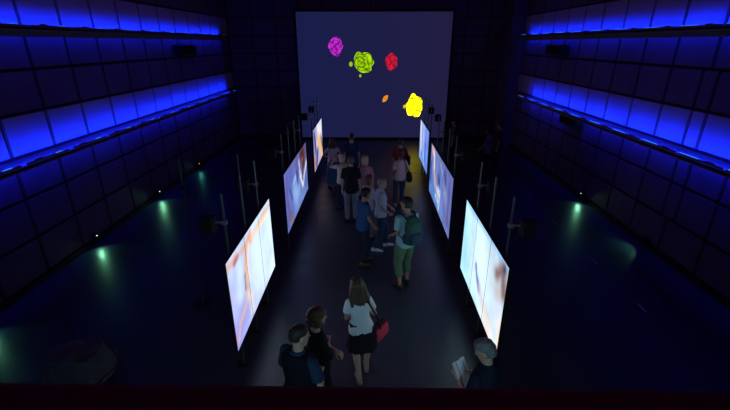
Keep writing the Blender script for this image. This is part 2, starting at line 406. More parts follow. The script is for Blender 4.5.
def display(key, s, xf, y0, nmod, L, label, clamps, strength):
    t = thing('display_screen', label, 'display screen', (s*(xf+.09), y0+L/2, 0))
    inv = lambda x, y, z: (x - s*(xf+.09), y - y0 - L/2, z)
    col = picture(PIC[key], L); ml = L/nmod
    em = emit_attr('picture_light_'+key, strength)
    for i in range(nmod):
        ya, yb = y0+i*ml+.004, y0+(i+1)*ml-.004
        bm = bmesh.new(); box(bm, inv(s*(xf+.02), (ya+yb)/2, Z0+PH/2), (.036, yb-ya, PH))
        body = obj('display_module', bm, M_BLACK, t)
        bm = bmesh.new(); lay = bm.verts.layers.float_color.new('Picture'); NU, NV = 36, 64; g = []
        for a in range(NU+1):
            row = []
            for b in range(NV+1):
                yy = ya+.003 + (yb-ya-.006)*a/NU; v_ = b/NV
                vv = bm.verts.new(inv(s*(xf-.001), yy, Z0+.003+(PH-.006)*v_)); vv[lay] = (*col((yy-y0)/L, v_), 1); row.append(vv)
            g.append(row)
        for a in range(NU):
            for b in range(NV): bm.faces.new((g[a][b], g[a+1][b], g[a+1][b+1], g[a][b+1]))
        # the picture layer is a thin closed slab in front of the module
        o = obj('picture_face', bm, em, body)
        yc = (ya+yb)/2
        bm = bmesh.new(); X = xf+.085
        tube(bm, [inv(s*X, yc, .012), inv(s*X, yc, 2.62)], .017, 12)
        pole = obj('support_pole', bm, M_METAL, t, smooth=False)
        bm = bmesh.new(); box(bm, inv(s*(X+.03), yc, .006), (.14, .12, .012)); obj('base_plate', bm, M_BLACK, pole)
        bm = bmesh.new()
        for zz in (Z0+.2, Z0+PH-.2): box(bm, inv(s*(X-.03), yc, zz), (.06, .10, .05))
        obj('mount', bm, M_METAL, pole)
        if i in clamps:
            bm = bmesh.new(); box(bm, inv(s*X, yc, 2.24), (.06, .06, .05)); tube(bm, [inv(s*X, yc, 2.24), inv(s*(X+.12), yc, 2.24)], .014, 8)
            obj('clamp', bm, mat('bright_clamp', (.55, .6, .65), .3, .5, metal=.8), pole)
            bm = bmesh.new(); box(bm, inv(s*(X+.20), yc-.02, 2.22), (.17, .16, .20)); obj('speaker_box', bm, M_BLACK, pole, bevel=.012)
    return t
display('L1', -1, 1.675, 4.18, 3, 2.2, 'bright pale picture screen nearest the camera in the left row, with an orange figure', (0, 2), 1.2)
display('L2', -1, 1.685, 7.68, 4, 2.9, 'blue picture screen in the middle of the left row, showing a man in white collar', (0, 3), 1.0)
display('L3', -1, 1.685, 12.05, 3, 2.2, 'cream and orange picture screen farthest along the left row', (0, 2), 1.05)
display('R1', 1, 1.665, 4.13, 3, 2.24, 'bright whitish three panel picture screen nearest the camera in the right row', (0, 2), 1.2)
display('R2', 1, 1.65, 7.48, 4, 3.0, 'grey blue picture screen in the middle of the right row, with a pale hand', (0, 3), 1.0)
display('R3', 1, 1.77, 11.9, 3, 2.15, 'light blue picture screen farthest along the right row', (0, 2), 1.0)

def free_pole(x, y, label, ztop=2.64):
    t = thing('support_stand', label, 'stand', (x, y, 0))
    bm = bmesh.new(); tube(bm, [(0, 0, .01), (0, 0, ztop)], .014, 10); obj('pole', bm, M_METAL, t)
    bm = bmesh.new(); tube(bm, [(0, 0, 0), (0, 0, .014)], .16, 24); obj('base_plate', bm, M_BLACK, t)
    bm = bmesh.new(); box(bm, (0, 0, ztop-.45), (.05, .05, .06)); obj('collar', bm, M_BLACK, t)
free_pole(-2.92, 6.0, 'lone thin pole on the dark floor between left wall and left screens')
free_pole(-2.12, 6.35, 'thin dark pole just behind the nearest left screen')

# ------------------------------------------------------------------ spotlights at the foot of the walls
def spot(s, y, aim, power, label, lens=(.55, 1, .72), lstr=1.2, size=138, col=(.28, 1, .55), visible=True):
    t = thing('floor_spotlight', label, 'spotlight', (s*(WX-.10), y, 0))
    d = V((aim[0]-s*(WX-.10), aim[1]-y, -.24)).normalized()
    q = d.to_track_quat('-Z', 'Y').to_matrix()
    bm = bmesh.new(); box(bm, (s*.055, 0, .22), (.06, .10, .12)); obj('wall_bracket', bm, M_BLACK, t)
    bm = bmesh.new(); c = V((0, 0, .24))
    tube(bm, [c-d*.07, c-d*.05, c+d*.03, c+d*.05], [.025, .045, .05, .052], 16); obj('housing', bm, M_BLACK, t)
    if visible:
        bm = bmesh.new(); ball(bm, c+d*.052+V((0, 0, .01)), (.016, .016, .012), q); obj('lens', bm, emit('spot_lens_%s' % label, lens, lstr), t)
    ld = bpy.data.lights.new('spot_beam', 'SPOT'); ld.energy = power; ld.color = col
    ld.spot_size = math.radians(size); ld.spot_blend = .9; ld.shadow_soft_size = .03
    lo = bpy.data.objects.new('spot_beam', ld); C.objects.link(lo); lo.parent = t
    lo.location = c+d*.10; lo.rotation_euler = d.to_track_quat('-Z', 'Y').to_euler()
SP = 4.5
spot(-1, 5.28, (-5.5, 4.6), SP, 'small floor spotlight at foot of left wall, nearest the camera')
spot(-1, 8.24, (-5.55, 7.5), SP, 'small bright spotlight at foot of left wall throwing a green pool')
spot(-1, 11.19, (-5.55, 10.4), SP, 'small green spotlight at foot of left wall, farther along')
spot(-1, 14.17, (-5.8, 13.5), SP*.2, 'tiny amber spotlight far along the foot of the left wall', lens=(1, .6, .1), lstr=1.0, col=(.1, .8, .6))
spot(1, 11.19, (5.55, 10.4), SP, 'small bright spotlight at foot of right wall throwing a green pool')
spot(1, 8.2, (4.9, 8.6), SP*1.2, 'nearer right wall spotlight throwing a green fan sideways', visible=False)

# tape dashes on the floor
first = None
MT = mat('pale_tape', (.55, .55, .62), .6, .3)
for y, which in ((5.97, 'nearest the camera'), (7.59, 'second from the camera'), (9.63, 'third from the camera'), (11.27, 'farthest from the camera')):
    bm = bmesh.new(); box(bm, (0, 0, .001), (.022, .26, .002))
    o = obj('floor_tape', bm, MT, loc=(4.8, y, 0)); tag(o, 'short pale tape dash on the right floor, %s' % which, 'tape', 'tape dashes on the right floor')

# cloth draped over equipment, left foreground
def draped():
    bm = bmesh.new(); N = 56; g = []
    for i in range(N+1):
        row = []
        for j in range(N+1):
            x, y = (i/N-.5)*1.25, (j/N-.5)*1.15
            d = (abs(x/.30)**3 + abs(y/.24)**3)**(1/3)*(1+.25*noise.noise(V((x*3, y*3, 8))))
            r = math.hypot(x, y)
            h = (.40 if x < .05 else .33) if d < 1 else max(.03, .40 - (d-1)*.55)
            h += .05*noise.noise(V((x*4, y*4, 2))) + .05*noise.noise(V((x*10, y*3, 5)))*(d > .9)
            k = 1 if d < 1 else 1/(1+(d-1)*.35)
            row.append(bm.verts.new((x*k, y*k, max(.012, h))))
        g.append(row)
    for i in range(N):
        for j in range(N): bm.faces.new((g[i][j], g[i+1][j], g[i+1][j+1], g[i][j+1]))
    t = thing('covered_equipment', 'pale crumpled cloth draped over equipment on the dark floor at far left', 'covered equipment', (-4.02, 4.35, 0), .4)
    o = obj('cloth', bm, mat('grey_cloth', (.10, .11, .14), .9, .1), t, smooth=True); so = o.modifiers.new('s', 'SOLIDIFY'); so.thickness = .006
    bm = bmesh.new(); box(bm, (0, 0, .14), (.44, .34, .28)); obj('crate', bm, M_BLACK, t, bevel=.02)
draped()
# boom stand against the left pool of light
t = thing('boom_stand', 'black boom stand against the green glow at the left edge', 'stand', (-5.75, 4.25, 0))
bm = bmesh.new(); tube(bm, [(0, 0, .05), (0, 0, .62)], .016, 10); obj('upright', bm, M_BLACK, t)
bm = bmesh.new(); tube(bm, [(-.45, -.05, .62), (.0, 0, .66), (.45, .05, .66)], .013, 10); ball(bm, (0, 0, .65), (.05, .05, .045)); obj('boom_arm', bm, M_BLACK, t)
for k in range(3):
    a = k*2*PI/3+.4
    bm = bmesh.new(); tube(bm, [(0, 0, .18), (.3*math.cos(a), .3*math.sin(a), .01)], .011, 8); obj('leg', bm, M_BLACK, t)

# ------------------------------------------------------------------ people
SKIN = mat('skin', (.52, .31, .23), .5, .35, var=.06, scale=12)
SKIN2 = mat('skin_tanned', (.40, .23, .16), .5, .35, var=.06, scale=12)
EYE = mat('eye_dark', (.02, .015, .012), .2, .5)
LIP = mat('lips', (.42, .16, .14), .5, .3)
def rotz(a): return Matrix.Rotation(a, 3, 'Z')
def ik(a, b, l1, l2, hint):
    a, b = V(a), V(b); d = b-a; L = min(max(d.length, 1e-4), (l1+l2)*.999)
    u = d.normalized(); b2 = a+u*L
    x = (l1*l1 - l2*l2 + L*L)/(2*L); h = math.sqrt(max(0, l1*l1-x*x))
    w = V(hint) - u*V(hint).dot(u); w.normalize()
    return a+u*x+w*h, b2

def hand(bm, wrist, d, nrm, side, curl=.5, s=1.0):
    """palm, five unequal bent fingers and a thumb leaving the palm's side"""
    d = d.normalized(); n = (nrm - d*nrm.dot(d)).normalized(); w = d.cross(n)*side   # w points to the thumb side
    m = Matrix((w, n, d)).transposed()
    P = lambda a, b, c: wrist + w*a*s + n*b*s + d*c*s
    loft(bm, [(P(0, 0, -.02), .026*s, .020*s, m), (P(0, 0, .02), .034*s, .017*s, m), (P(0, 0, .06), .042*s, .016*s, m), (P(0, 0, .09), .040*s, .013*s, m)], 12)
    for k, (off, ln) in enumerate(((.030, .072), (.010, .082), (-.010, .076), (-.030, .060))):
        p = P(off, 0, .075); q = d.copy(); pts = [p]; a = 0
        for f in (.42, .33, .25):
            a += curl*(.55 + .06*k)
            q = d*math.cos(a) + n*math.sin(a)
            p = p+q*ln*f*s*1.25; pts.append(p.copy())
        tube(bm, pts, [.0095*s, .009*s, .0085*s, .007*s], 8)
    b = P(.030, .004, .02)
    tube(bm, [b, b+(w*.75+d*.6)*.034*s, b+(w*.85+d*1.3+n*.45)*.045*s, b+(w*.8+d*2.0+n*.9)*.046*s], [.014*s, .012*s, .0105*s, .008*s], 8)

def person(label, loc, face, H=1.72, sex='m', skin=SKIN, lean=0.0, roll=0.0, head=(0, 0), feet=None, arms=None,
           top=None, bottom=None, shoes=None, hair=None, curl=.6, belly=0.0):
    """face: degrees turned to the left from looking down the hall. Local frame looks along +y."""
    s = H/1.75
    t = thing('person', label, 'person', (loc[0], loc[1], 0), math.radians(face))
    fem = sex == 'f'
    sh = (.142 if fem else .168)*s; hipx = .095*s
    feet = feet or {1: (.10, .0, 0, 8), -1: (-.10, .0, 0, 8)}
    # pelvis drops so that both feet can reach the ground
    reach = (.43+.41)*s*.995
    pz = .96*s
    py = sum(f[1] for f in feet.values())/2*s
    for sd, f in feet.items():
        hx = V((sd*hipx, py, 0)); a = V((f[0]*s, f[1]*s, 0)); hz = ((a-hx).length)
        pz = min(pz, f[2]*s+.085*s + math.sqrt(max(.01, reach**2 - hz**2)) + .03*s)
    pel = V((0, py, pz)); Rl = Matrix.Rotation(-lean, 3, 'X') @ Matrix.Rotation(-roll, 3, 'Y')
    B = lambda x, y, z: pel + Rl @ V((x*s, y*s, (z-.96)*s))       # torso frame (standing heights)
    body = bmesh.new()
    hw = 1.02 if fem else .95
    TOR = [(.84, .120*hw, .085, -.005), (.90, .165*hw, .105, -.012), (.97, .168*hw, .108, -.010), (1.06, .140, .095+belly*.5, .004+belly*.4), (1.13, .132 if fem else .145, .092+belly, .006+belly*.8),
           (1.22, .142 if fem else .162, .100+belly*.4, .004+belly*.3), (1.31, .152 if fem else .178, .112 if fem else .110, .004), (1.38, .150 if fem else .180, .098, -.008), (1.44, .120 if fem else .145, .074, -.016), (1.485, .070, .056, -.014)]
    TOR = [(z, rx*(.93 if z < 1.1 else .88), ry*.94, yc) for z, rx, ry, yc in TOR]
    def torso(bm, z0, z1, g, flare=0.0, extra=1.0):
        rr = []
        zs = [z0] + [r[0] for r in TOR if z0 < r[0] < z1] + [z1]
        for z in zs:
            for a, b in zip(TOR, TOR[1:]):
                if a[0] <= z <= b[0]: break
            else:
                a, b = (TOR[0], TOR[1]) if z < TOR[0][0] else (TOR[-2], TOR[-1])
            k = max(0, min(1, (z-a[0])/(b[0]-a[0])))
            rx, ry, yc = [a[i]*(1-k)+b[i]*k for i in (1, 2, 3)]
            fl = flare*max(0, min(1, (1.25-z)/.35))
            rr.append((B(0, yc, z), (rx+g+fl)*s*extra, (ry+g+fl)*s*extra, Rl))
        loft(bm, rr, 22)
    torso(body, .84, 1.485, 0)
    # neck and head
    nb = B(0, -.012, 1.46); hc = B(0, .018, 1.632)
    Rh = Rl @ Matrix.Rotation(math.radians(head[0]), 3, 'Z') @ Matrix.Rotation(math.radians(-head[1]), 3, 'X')
    hc = hc + Rh @ V((0, math.radians(head[1])*.03*s, 0))
    tube(body, [nb, nb*.5+hc*.5 + V((0, -.006, 0)), hc+Rh @ V((0, -.025*s, -.03*s))], [.060*s*(.88 if fem else 1), .054*s*(.85 if fem else 1), .056*s], 14)
    HD = [(-.118, .018, .020, .058), (-.106, .036, .036, .048), (-.082, .050, .056, .030), (-.045, .062, .078, .014), (0, .071, .092, .001), (.04, .076, .097, -.005), (.075, .071, .089, -.007), (.100, .054, .067, -.007), (.114, .030, .038, -.006), (.119, .008, .010, -.006)]
    hp = lambda x, y, z: hc + Rh @ V((x*s, y*s, z*s))
    loft(body, [(hp(0, yc, z), rx*s, ry*s, Rh) for z, rx, ry, yc in HD], 24)
    tube(body, [hp(0, .086, .020), hp(0, .098, -.005), hp(0, .112, -.026), hp(0, .092, -.036)], [.008*s, .010*s, .014*s, .010*s], 8)
    tube(body, [hp(-.045, .076, .026), hp(0, .092, .030), hp(.045, .076, .026)], .010*s, 8)
    tube(body, [hp(-.022, .080, -.066), hp(0, .090, -.064), hp(.022, .080, -.066)], .008*s, 8)
    for sd in (1, -1):
        ball(body, hp(sd*.077, -.004, -.005), (.012*s, .020*s, .032*s), Rh)
    # arms
    arms = arms or {}
    AR = {}
    for sd in (1, -1):
        S = B(sd*sh/s, -.012, 1.415)
        a = arms.get(sd, ((sd*.225, .05, .86), (sd*.25, -1, 0)))
        tgt = pel + V((a[0][0]*s, a[0][1]*s, (a[0][2]-.96)*s)) if len(a) < 3 else B(*a[0])
        E, W = ik(S, tgt, .285*s, .255*s, a[1])
        AR[sd] = (S, E, W)
        k = .88 if fem else 1.0
        tube(body, [B(sd*(sh/s-.06), -.012, 1.405), S, S.lerp(E, .35), S.lerp(E, .8), E, E.lerp(W, .3), E.lerp(W, .75), W],
             [.046*s*k, .048*s*k, .043*s*k, .037*s*k, .035*s*k, .037*s*k, .028*s*k, .024*s*k], 12)
        d = (W-E).normalized(); nn = V((-sd, .25, 0)) if abs(d.z) > .6 else V((0, 0, -1)) if len(a) < 4 else V(a[3])
        if len(a) > 3: nn = V(a[3])
        hand(body, W+d*.02*s, d, nn, -sd if abs(d.z) > .6 else sd, curl, s*(.92 if fem else 1))
    # legs
    LG = {}
    for sd in (1, -1):
        f = feet[sd]
        Hj = B(sd*hipx/s, -.005, .92); A = V((f[0]*s, f[1]*s, f[2]*s+.085*s))
        K, A = ik(Hj, A, .43*s, .41*s, (sd*.12, 1, 0))
        LG[sd] = (Hj, K, A, f)
        tube(body, [Hj+V((-sd*.015*s, 0, .03*s)), Hj.lerp(K, .25), Hj.lerp(K, .6), K, K.lerp(A, .25)+V((0, -.012*s, 0)), K.lerp(A, .6), A+V((0, 0, .02*s)), A-V((0, 0, .04*s))],
             [.088*s*hw, .086*s*hw, .070*s, .054*s, .057*s, .044*s, .034*s, .036*s], 14)
        fy = rotz(-math.radians(f[3])*sd) @ V((0, 1, 0)); pitch = f[4] if len(f) > 4 else 0
        toe = A + fy*.17*s + V((0, 0, -.060*s - pitch*.15*s)); heel = A - fy*.045*s + V((0, 0, -.055*s + pitch*.05*s))
        tube(body, [heel, A+fy*.03*s+V((0, 0, -.045*s)), A+fy*.10*s+V((0, 0, -.055*s-pitch*.08*s)), toe], [.030*s, .038*s, .036*s, .020*s], 12, flat=.85)
    o = fuse('body', body, [skin, EYE, LIP], .0085*s, 2, parent=t)
    eyes = [hp(sd*.031, .090, .008) for sd in (1, -1)]; mouth = hp(0, .094, -.064)
    for p in o.data.polygons:
        if min((p.center-e).length for e in eyes) < .0135*s: p.material_index = 1
        elif (p.center-mouth).length < .022*s and abs((Rh.inverted() @ (p.center-mouth)).z) < .010*s: p.material_index = 2
    # ---- clothes
    top = top or {}
    if top:
        b = bmesh.new(); g = top.get('fit', .020)
        torso(b, top.get('hem', .86), 1.475, g, top.get('flare', .012))
        for sd in (1, -1):
            S, E, W = AR[sd]; ln = top.get('sleeve', .6)
            r = .016+g*.5; k = .9 if fem else 1
            P0 = B(sd*(sh/s-.07), -.012, 1.405)
            if ln <= 1:
                e = S.lerp(E, ln); tube(b, [P0, S, S.lerp(e, .5), e], [.050*s*k+r*s*.5, .050*s*k+r*s*.5, .044*s*k+r*s*.8, .042*s*k+r*1.05*s], 14)
            else:
                e = E.lerp(W, ln-1); tube(b, [P0, S, S.lerp(E, .5), E, E.lerp(e, .5), e], [.055*s*k+r*s*.6, .056*s*k+r*s*.6, .047*s*k+r*s, .042*s*k+r*s, .040*s*k+r*s, .034*s*k+r*s], 14)
        if top.get('collar'):
            tube(b, [B(0, -.016, 1.455), B(0, -.012, 1.505)], [.082*s, .068*s], 16)
        so = fuse(top.get('name', 'shirt'), b, top['mat'], .0105*s, 2, .010*s, 7, t, (1, 1, .7))
        if top.get('vest'):
            b = bmesh.new(); torso(b, .85, 1.478, g+.016, .014, 1.02); fuse('vest', b, top['vest'], .0105*s, 2, .008*s, 7, t)
        if top.get('label'): so['label'] = top['label']
    if bottom:
        b = bmesh.new()
        if bottom['kind'] == 'trousers':
            g = .014; torso(b, .84, bottom.get('waist', 1.03), g)
            for sd in (1, -1):
                Hj, K, A, f = LG[sd]; ln = bottom.get('len', 1.93); w = bottom.get('w', 1.0)
                if ln > 1:
                    e = K.lerp(A, ln-1)
                    tube(b, [Hj+V((-sd*.015*s, 0, .03*s)), Hj.lerp(K, .3), Hj.lerp(K, .65), K, K.lerp(e, .5), e], [.098*s*hw, .098*s*hw*w, .086*s*w, .073*s*w, .068*s*w, .062*s*w], 16)
                else:
                    e = Hj.lerp(K, ln); tube(b, [Hj+V((-sd*.015*s, 0, .03*s)), Hj.lerp(e, .5), e], [.098*s*hw, .098*s*w, .090*s*w], 16)
            fuse('trousers' if bottom.get('len', 1.93) > 1.6 else 'shorts', b, bottom['mat'], .0105*s, 2, .010*s, 8, t)
        else:
            z1, z0 = bottom.get('waist', 1.06), bottom.get('hem', .56)
            N = 96; rr = []
            for k in range(9):
                q = k/8; z = z1*(1-q)+z0*q
                ex = .150+.02*min(1, q*3)+bottom.get('flare', .07)*q
                c = B(0, -.004, z) if z > .9 else B(0, -.004, .9) + V((0, py*0+.0, -(.9-z)*s))
                rr.append((c, ex*s*hw, (ex-.045)*s*hw, None))
            loft(b, rr, N, lambda i, a: 1 + .055*(i/8)*math.sin(a*11+.6*math.sin(3*a)))
            fuse('skirt', b, bottom['mat'], .011*s, 1, .006*s, 8, t)
    if shoes:
        for sd in (1, -1):
            Hj, K, A, f = LG[sd]; b = bmesh.new()
            fy = rotz(-math.radians(f[3])*sd) @ V((0, 1, 0)); pitch = f[4] if len(f) > 4 else 0
            rx = V((fy.y, -fy.x, 0)); base = A + V((0, 0, -.085*s))
            def sp(y, z): return base + fy*y*s + V((0, 0, z*s - pitch*y*s*.9))
            m = Matrix((rx, V((0, 0, 1)), fy)).transposed()
            loft(b, [(sp(-.075, .036), .022*s, .024*s, m), (sp(-.055, .048), .037*s, .046*s, m), (sp(0, .050), .041*s, .049*s, m), (sp(.06, .042), .044*s, .041*s, m), (sp(.12, .033), .050*s, .032*s, m), (sp(.17, .027), .046*s, .026*s, m), (sp(.205, .021), .026*s, .019*s, m)], 16)
            fuse('shoe', b, shoes, .008*s, 2, parent=t)
    if hair:
        b = bmesh.new(); st = hair['style']; v = hair.get('vol', 1.0)
        def cap(bm_, g, low):
            rr = []
            for z, rx, ry, yc in [(-.095, .045, .045, -.045), (-.06, .058, .060, -.036), (-.02, .066, .070, -.034), (.02, .072, .080, -.028), (.05, .076, .090, -.014), (.075, .071, .089, -.008), (.100, .056, .069, -.007), (.116, .033, .041, -.006), (.124, .01, .012, -.006)]:
                if z < low: continue
                rr.append((hp(0, yc, z+.006), (rx+g)*s, (ry+g)*s, Rh))
            loft(bm_, rr, 24)
        rnd = random.Random(hash(label) % 1000 if False else len(label))
        if st == 'short': cap(b, .010*v, -.065); w, ws, stt = .010, 34, (1, 1, .35)
        elif st == 'bald': cap(b, .004, -.05); w, ws, stt = .003, 40, (1, 1, 1)
        elif st == 'curly':
            cap(b, .022, -.1)
            for k in range(170):
                a = rnd.uniform(0, 2*PI); z = rnd.uniform(-.10, .12); q = math.sqrt(max(0, 1-(z/.135)**2))
                y = .102*q*math.sin(a)-.02; x = .098*q*math.cos(a)
                if y > .045 and z < .06: continue
                ball(b, hp(x, y, z), (rnd.uniform(.016, .026)*s,)*3, sub=1)
            w, ws, stt = .008, 30, (1, 1, 1)
        elif st == 'bob':
            cap(b, .018, -.1)
            rr = [(hp(0, -.020, .03), .088*s, .088*s, Rh), (hp(0, -.026, -.03), .092*s, .078*s, Rh), (hp(0, -.036, -.09), .090*s, .066*s, Rh), (hp(0, -.042, -.125), .078*s, .052*s, Rh)]
            loft(b, rr, 24); w, ws, stt = .012, 26, (1, 1, .2)
        elif st == 'tail':
            cap(b, .012, -.07); ball(b, hp(0, -.115, .03), (.03*s, .03*s, .03*s), Rh)
            tube(b, [hp(0, -.115, .03), hp(0, -.15, -.02), hp(0, -.145, -.10), hp(0, -.13, -.17)], [.024*s, .032*s, .028*s, .008*s], 10); w, ws, stt = .008, 30, (1, 1, .25)
        else:   # long
            cap(b, .018, -.1); ln = hair.get('len', .26)
            wd = hair.get('wide', 1.0)
            rr = [(hp(0, -.018, .03), .088*s*wd, .088*s, Rh), (hp(0, -.028, -.04), .096*s*wd, .076*s, Rh), (hp(0, -.050, -.11), .108*s, .060*s, Rh), (hp(0, -.070, -.17), .116*s, .050*s, Rh),
                  (hp(0, -.085, -.11-ln*.55), .106*s, .042*s, Rh), (hp(0, -.088, -.11-ln), .062*s, .026*s, Rh)]
            loft(b, rr, 28, lambda i, a: 1+.06*math.sin(a*9+i)); 
            for k in range(26):
                a = rnd.uniform(-1.5, 1.5); x = .10*math.sin(a)*wd
                p0 = hp(x*.8, -.09*math.cos(a)-.01, .02); p1 = hp(x*1.1, -.07*math.cos(a)-.045, -.12); p2 = hp(x*1.1+rnd.uniform(-.02, .02), -.09-.03*math.cos(a), -.12-ln*rnd.uniform(.6, 1.1))
                tube(b, [p0, p0.lerp(p1, .5), p1, p1.lerp(p2, .6), p2], [.010*s, .014*s, .015*s, .012*s, .004*s], 7)
            w, ws, stt = .012, 28, (1, 1, .18)
        fuse('hair', b, hair['mat'], .008*s, 1, w*s, ws, t, stt)
    mw = Matrix.Translation((loc[0], loc[1], 0)) @ Matrix.Rotation(math.radians(face), 4, 'Z')
    return dict(t=t, B=B, AR=AR, LG=LG, s=s, mw=mw, sh=sh, hp=hp)

F = lambda n, c, v=.08: mat('cloth_'+n, c, .85, .12, var=v, scale=60)
HA = lambda n, c: mat('hair_'+n, c, .55, .35, var=.35, scale=70)
black_shoe = mat('shoe_black', (.02, .02, .022), .5, .3); white_shoe = mat('shoe_white', (.75, .75, .77), .6, .3); brown_shoe = mat('shoe_brown', (.10, .06, .035), .6, .3)
jeans = F('jeans', (.045, .065, .13)); dkjeans = F('dark_jeans', (.025, .032, .06))

# woman with skirt and red bag, walking away
P1 = person('woman in white tee and black skirt with long hair, walking away with red bag', (-.06, 4.28), 10, 1.58, 'f',
    feet={-1: (-.045, -.05, 0, 4), 1: (.10, .18, .0, 6, 0)}, lean=.03, roll=.07, head=(8, 4),
    arms={-1: ((-.10, .24, 1.10), (-.5, -.8, -.5)), 1: ((.14, .24, 1.08), (.5, -.8, -.5))},
    top=dict(mat=F('white_tee', (.80, .84, .88)), sleeve=.62, hem=.90, fit=.018, flare=.014, name='shirt'), bottom=dict(kind='skirt', mat=F('black_skirt', (.018, .016, .02)), hem=.60, flare=.045),
    shoes=mat('shoe_tan', (.30, .18, .13), .6, .3), hair=dict(style='long', mat=HA('brown', (.085, .055, .032)), len=.15, wide=1.22))
# curly-haired woman in black, arms crossed
P2 = person('curly haired woman in black, arms crossed, standing beside man in dark vest', (-.55, 3.66), -62, 1.62, 'f',
    arms={1: ((-.07, .17, 1.16), (.9, -.2, -.5)), -1: ((.07, .20, 1.13), (-.9, -.2, -.5))}, head=(-6, 3), curl=1.0,
    top=dict(mat=F('black_top', (.016, .014, .018)), sleeve=1.45, hem=.80, fit=.02, flare=.03), bottom=dict(kind='trousers', mat=F('black_trousers', (.014, .013, .016))),
    shoes=black_shoe, hair=dict(style='curly', mat=HA('chestnut', (.10, .055, .030))))
P3 = person('balding man in dark vest over blue shirt at lower left, beside curly haired woman', (-.66, 3.18), -30, 1.76, 'm', belly=.03,
    arms={1: ((.10, .20, 1.08), (.8, -.8, -.3)), -1: ((-.08, .21, 1.08), (-.8, -.8, -.3))}, head=(-28, 6),
    top=dict(mat=F('blue_shirt', (.018, .038, .085)), sleeve=.75, hem=.84, fit=.022, collar=True, vest=F('dark_vest', (.007, .008, .016))), bottom=dict(kind='trousers', mat=F('blue_trousers', (.10, .14, .24))),
    shoes=black_shoe, hair=dict(style='bald', mat=HA('dark_grey', (.028, .024, .02))))
P4 = person('grey haired man in dark blue reading a white leaflet below the right screen', (1.19, 3.06), 38, 1.69, 'm',
    arms={1: ((-.02, .24, 1.24), (.5, -.2, -1)), -1: ((-.17, .20, 1.22), (-.5, -.2, -1))}, head=(26, 24), lean=.05, curl=.9,
    top=dict(mat=F('dark_blue_shirt', (.012, .016, .034)), sleeve=.8, hem=.84, fit=.026, collar=True), bottom=dict(kind='trousers', mat=F('black_trousers', (.014, .013, .016))),
    shoes=black_shoe, hair=dict(style='short', mat=HA('grey', (.17, .175, .18)), vol=.7))
P5 = person('man in navy tee and dark jeans standing sideways in the middle of the aisle', (-.12, 7.42), -66, 1.69, 'm', skin=SKIN2, lean=.07,
    feet={-1: (-.09, .10, 0, 6), 1: (.10, -.06, 0, 10)}, arms={1: ((.15, .20, .93), (.6, -1, 0)), -1: ((-.10, .22, .92), (-.6, -1, 0))}, head=(10, 4),
    top=dict(mat=F('navy_tee', (.030, .090, .23)), sleeve=.7, hem=.84, fit=.026), bottom=dict(kind='trousers', mat=dkjeans),
    shoes=brown_shoe, hair=dict(style='short', mat=HA('black', (.016, .013, .012)), vol=1.3))
P6 = person('man in pale checked shirt, jeans and white sneakers, looking at the right screens', (.27, 8.10), -78, 1.69, 'm',
    feet={-1: (-.09, .16, 0, 4), 1: (.09, -.16, .0, 10, .15)}, arms={1: ((.20, .14, 1.0), (.8, -1, -.1)), -1: ((-.14, .24, 1.02), (-.8, -.8, -.2))}, head=(-10, 0),
    top=dict(mat=F('pale_check', (.55, .58, .66)), sleeve=.8, hem=.86, fit=.024, collar=True), bottom=dict(kind='trousers', mat=jeans),
    shoes=white_shoe, hair=dict(style='bald', mat=HA('mid_grey', (.26, .24, .22))))
P7 = person('woman in white top with reddish hair, half hidden behind man in checked shirt', (.0, 8.62), -40, 1.57, 'f',
    top=dict(mat=F('cream_top', (.62, .55, .54)), sleeve=.9, hem=.84, fit=.02, flare=.02), bottom=dict(kind='trousers', mat=F('rosy_trousers', (.16, .12, .13))),
    shoes=black_shoe, hair=dict(style='bob', mat=HA('auburn', (.20, .075, .035))))
P8 = person('man in black shirt and grey trousers seen from behind in the aisle', (-.44, 9.57), 2, 1.75, 'm',
    top=dict(mat=F('black_shirt', (.020, .019, .022)), sleeve=.78, hem=.82, fit=.03, collar=True), bottom=dict(kind='trousers', mat=F('grey_trousers', (.23, .24, .27)), w=1.05),
    shoes=black_shoe, hair=dict(style='short', mat=HA('brown_grey', (.16, .11, .085)), vol=.6), belly=.02)
P9 = person('woman in pink blouse with blond bob, beside man in black shirt', (-.10, 9.98), 4, 1.66, 'f',
    arms={1: ((.23, .06, .90), (.4, -1, 0)), -1: ((-.14, .22, 1.05), (-1, -.5, -.2))},
    top=dict(mat=F('pink_blouse', (.50, .24, .30)), sleeve=.85, hem=.80, fit=.024, flare=.03), bottom=dict(kind='trousers', mat=F('black_trousers', (.014, .013, .016))),
    shoes=black_shoe, hair=dict(style='bob', mat=HA('blond', (.55, .42, .24))))
P10 = person('blond woman in cream top with raised arm, left of man in black shirt', (-.72, 10.45), 40, 1.57, 'f',
    arms={-1: ((-.14, .20, 1.56), (-.5, -.2, -1)), 1: ((.20, .10, .90), (.4, -1, 0))},
    top=dict(mat=F('cream_blouse', (.68, .58, .40)), sleeve=.6, hem=.84, fit=.02), bottom=dict(kind='trousers', mat=dkjeans),
    shoes=black_shoe, hair=dict(style='bob', mat=HA('pale_blond', (.60, .50, .32))))
P11 = person('woman in white top and blue skirt with long brown hair, far left', (-1.13, 12.15), 18, 1.62, 'f',
    arms={-1: ((-.14, .20, 1.10), (-1, -.5, -.2)), 1: ((.14, .20, 1.08), (1, -.5, -.2))},
    top=dict(mat=F('white_blouse', (.66, .60, .58)), sleeve=.5, hem=.98, fit=.018), bottom=dict(kind='skirt', mat=F('blue_skirt', (.05, .16, .30)), hem=.22, flare=.05),
    shoes=black_shoe, hair=dict(style='long', mat=HA('dark_auburn', (.11, .05, .03)), len=.20))
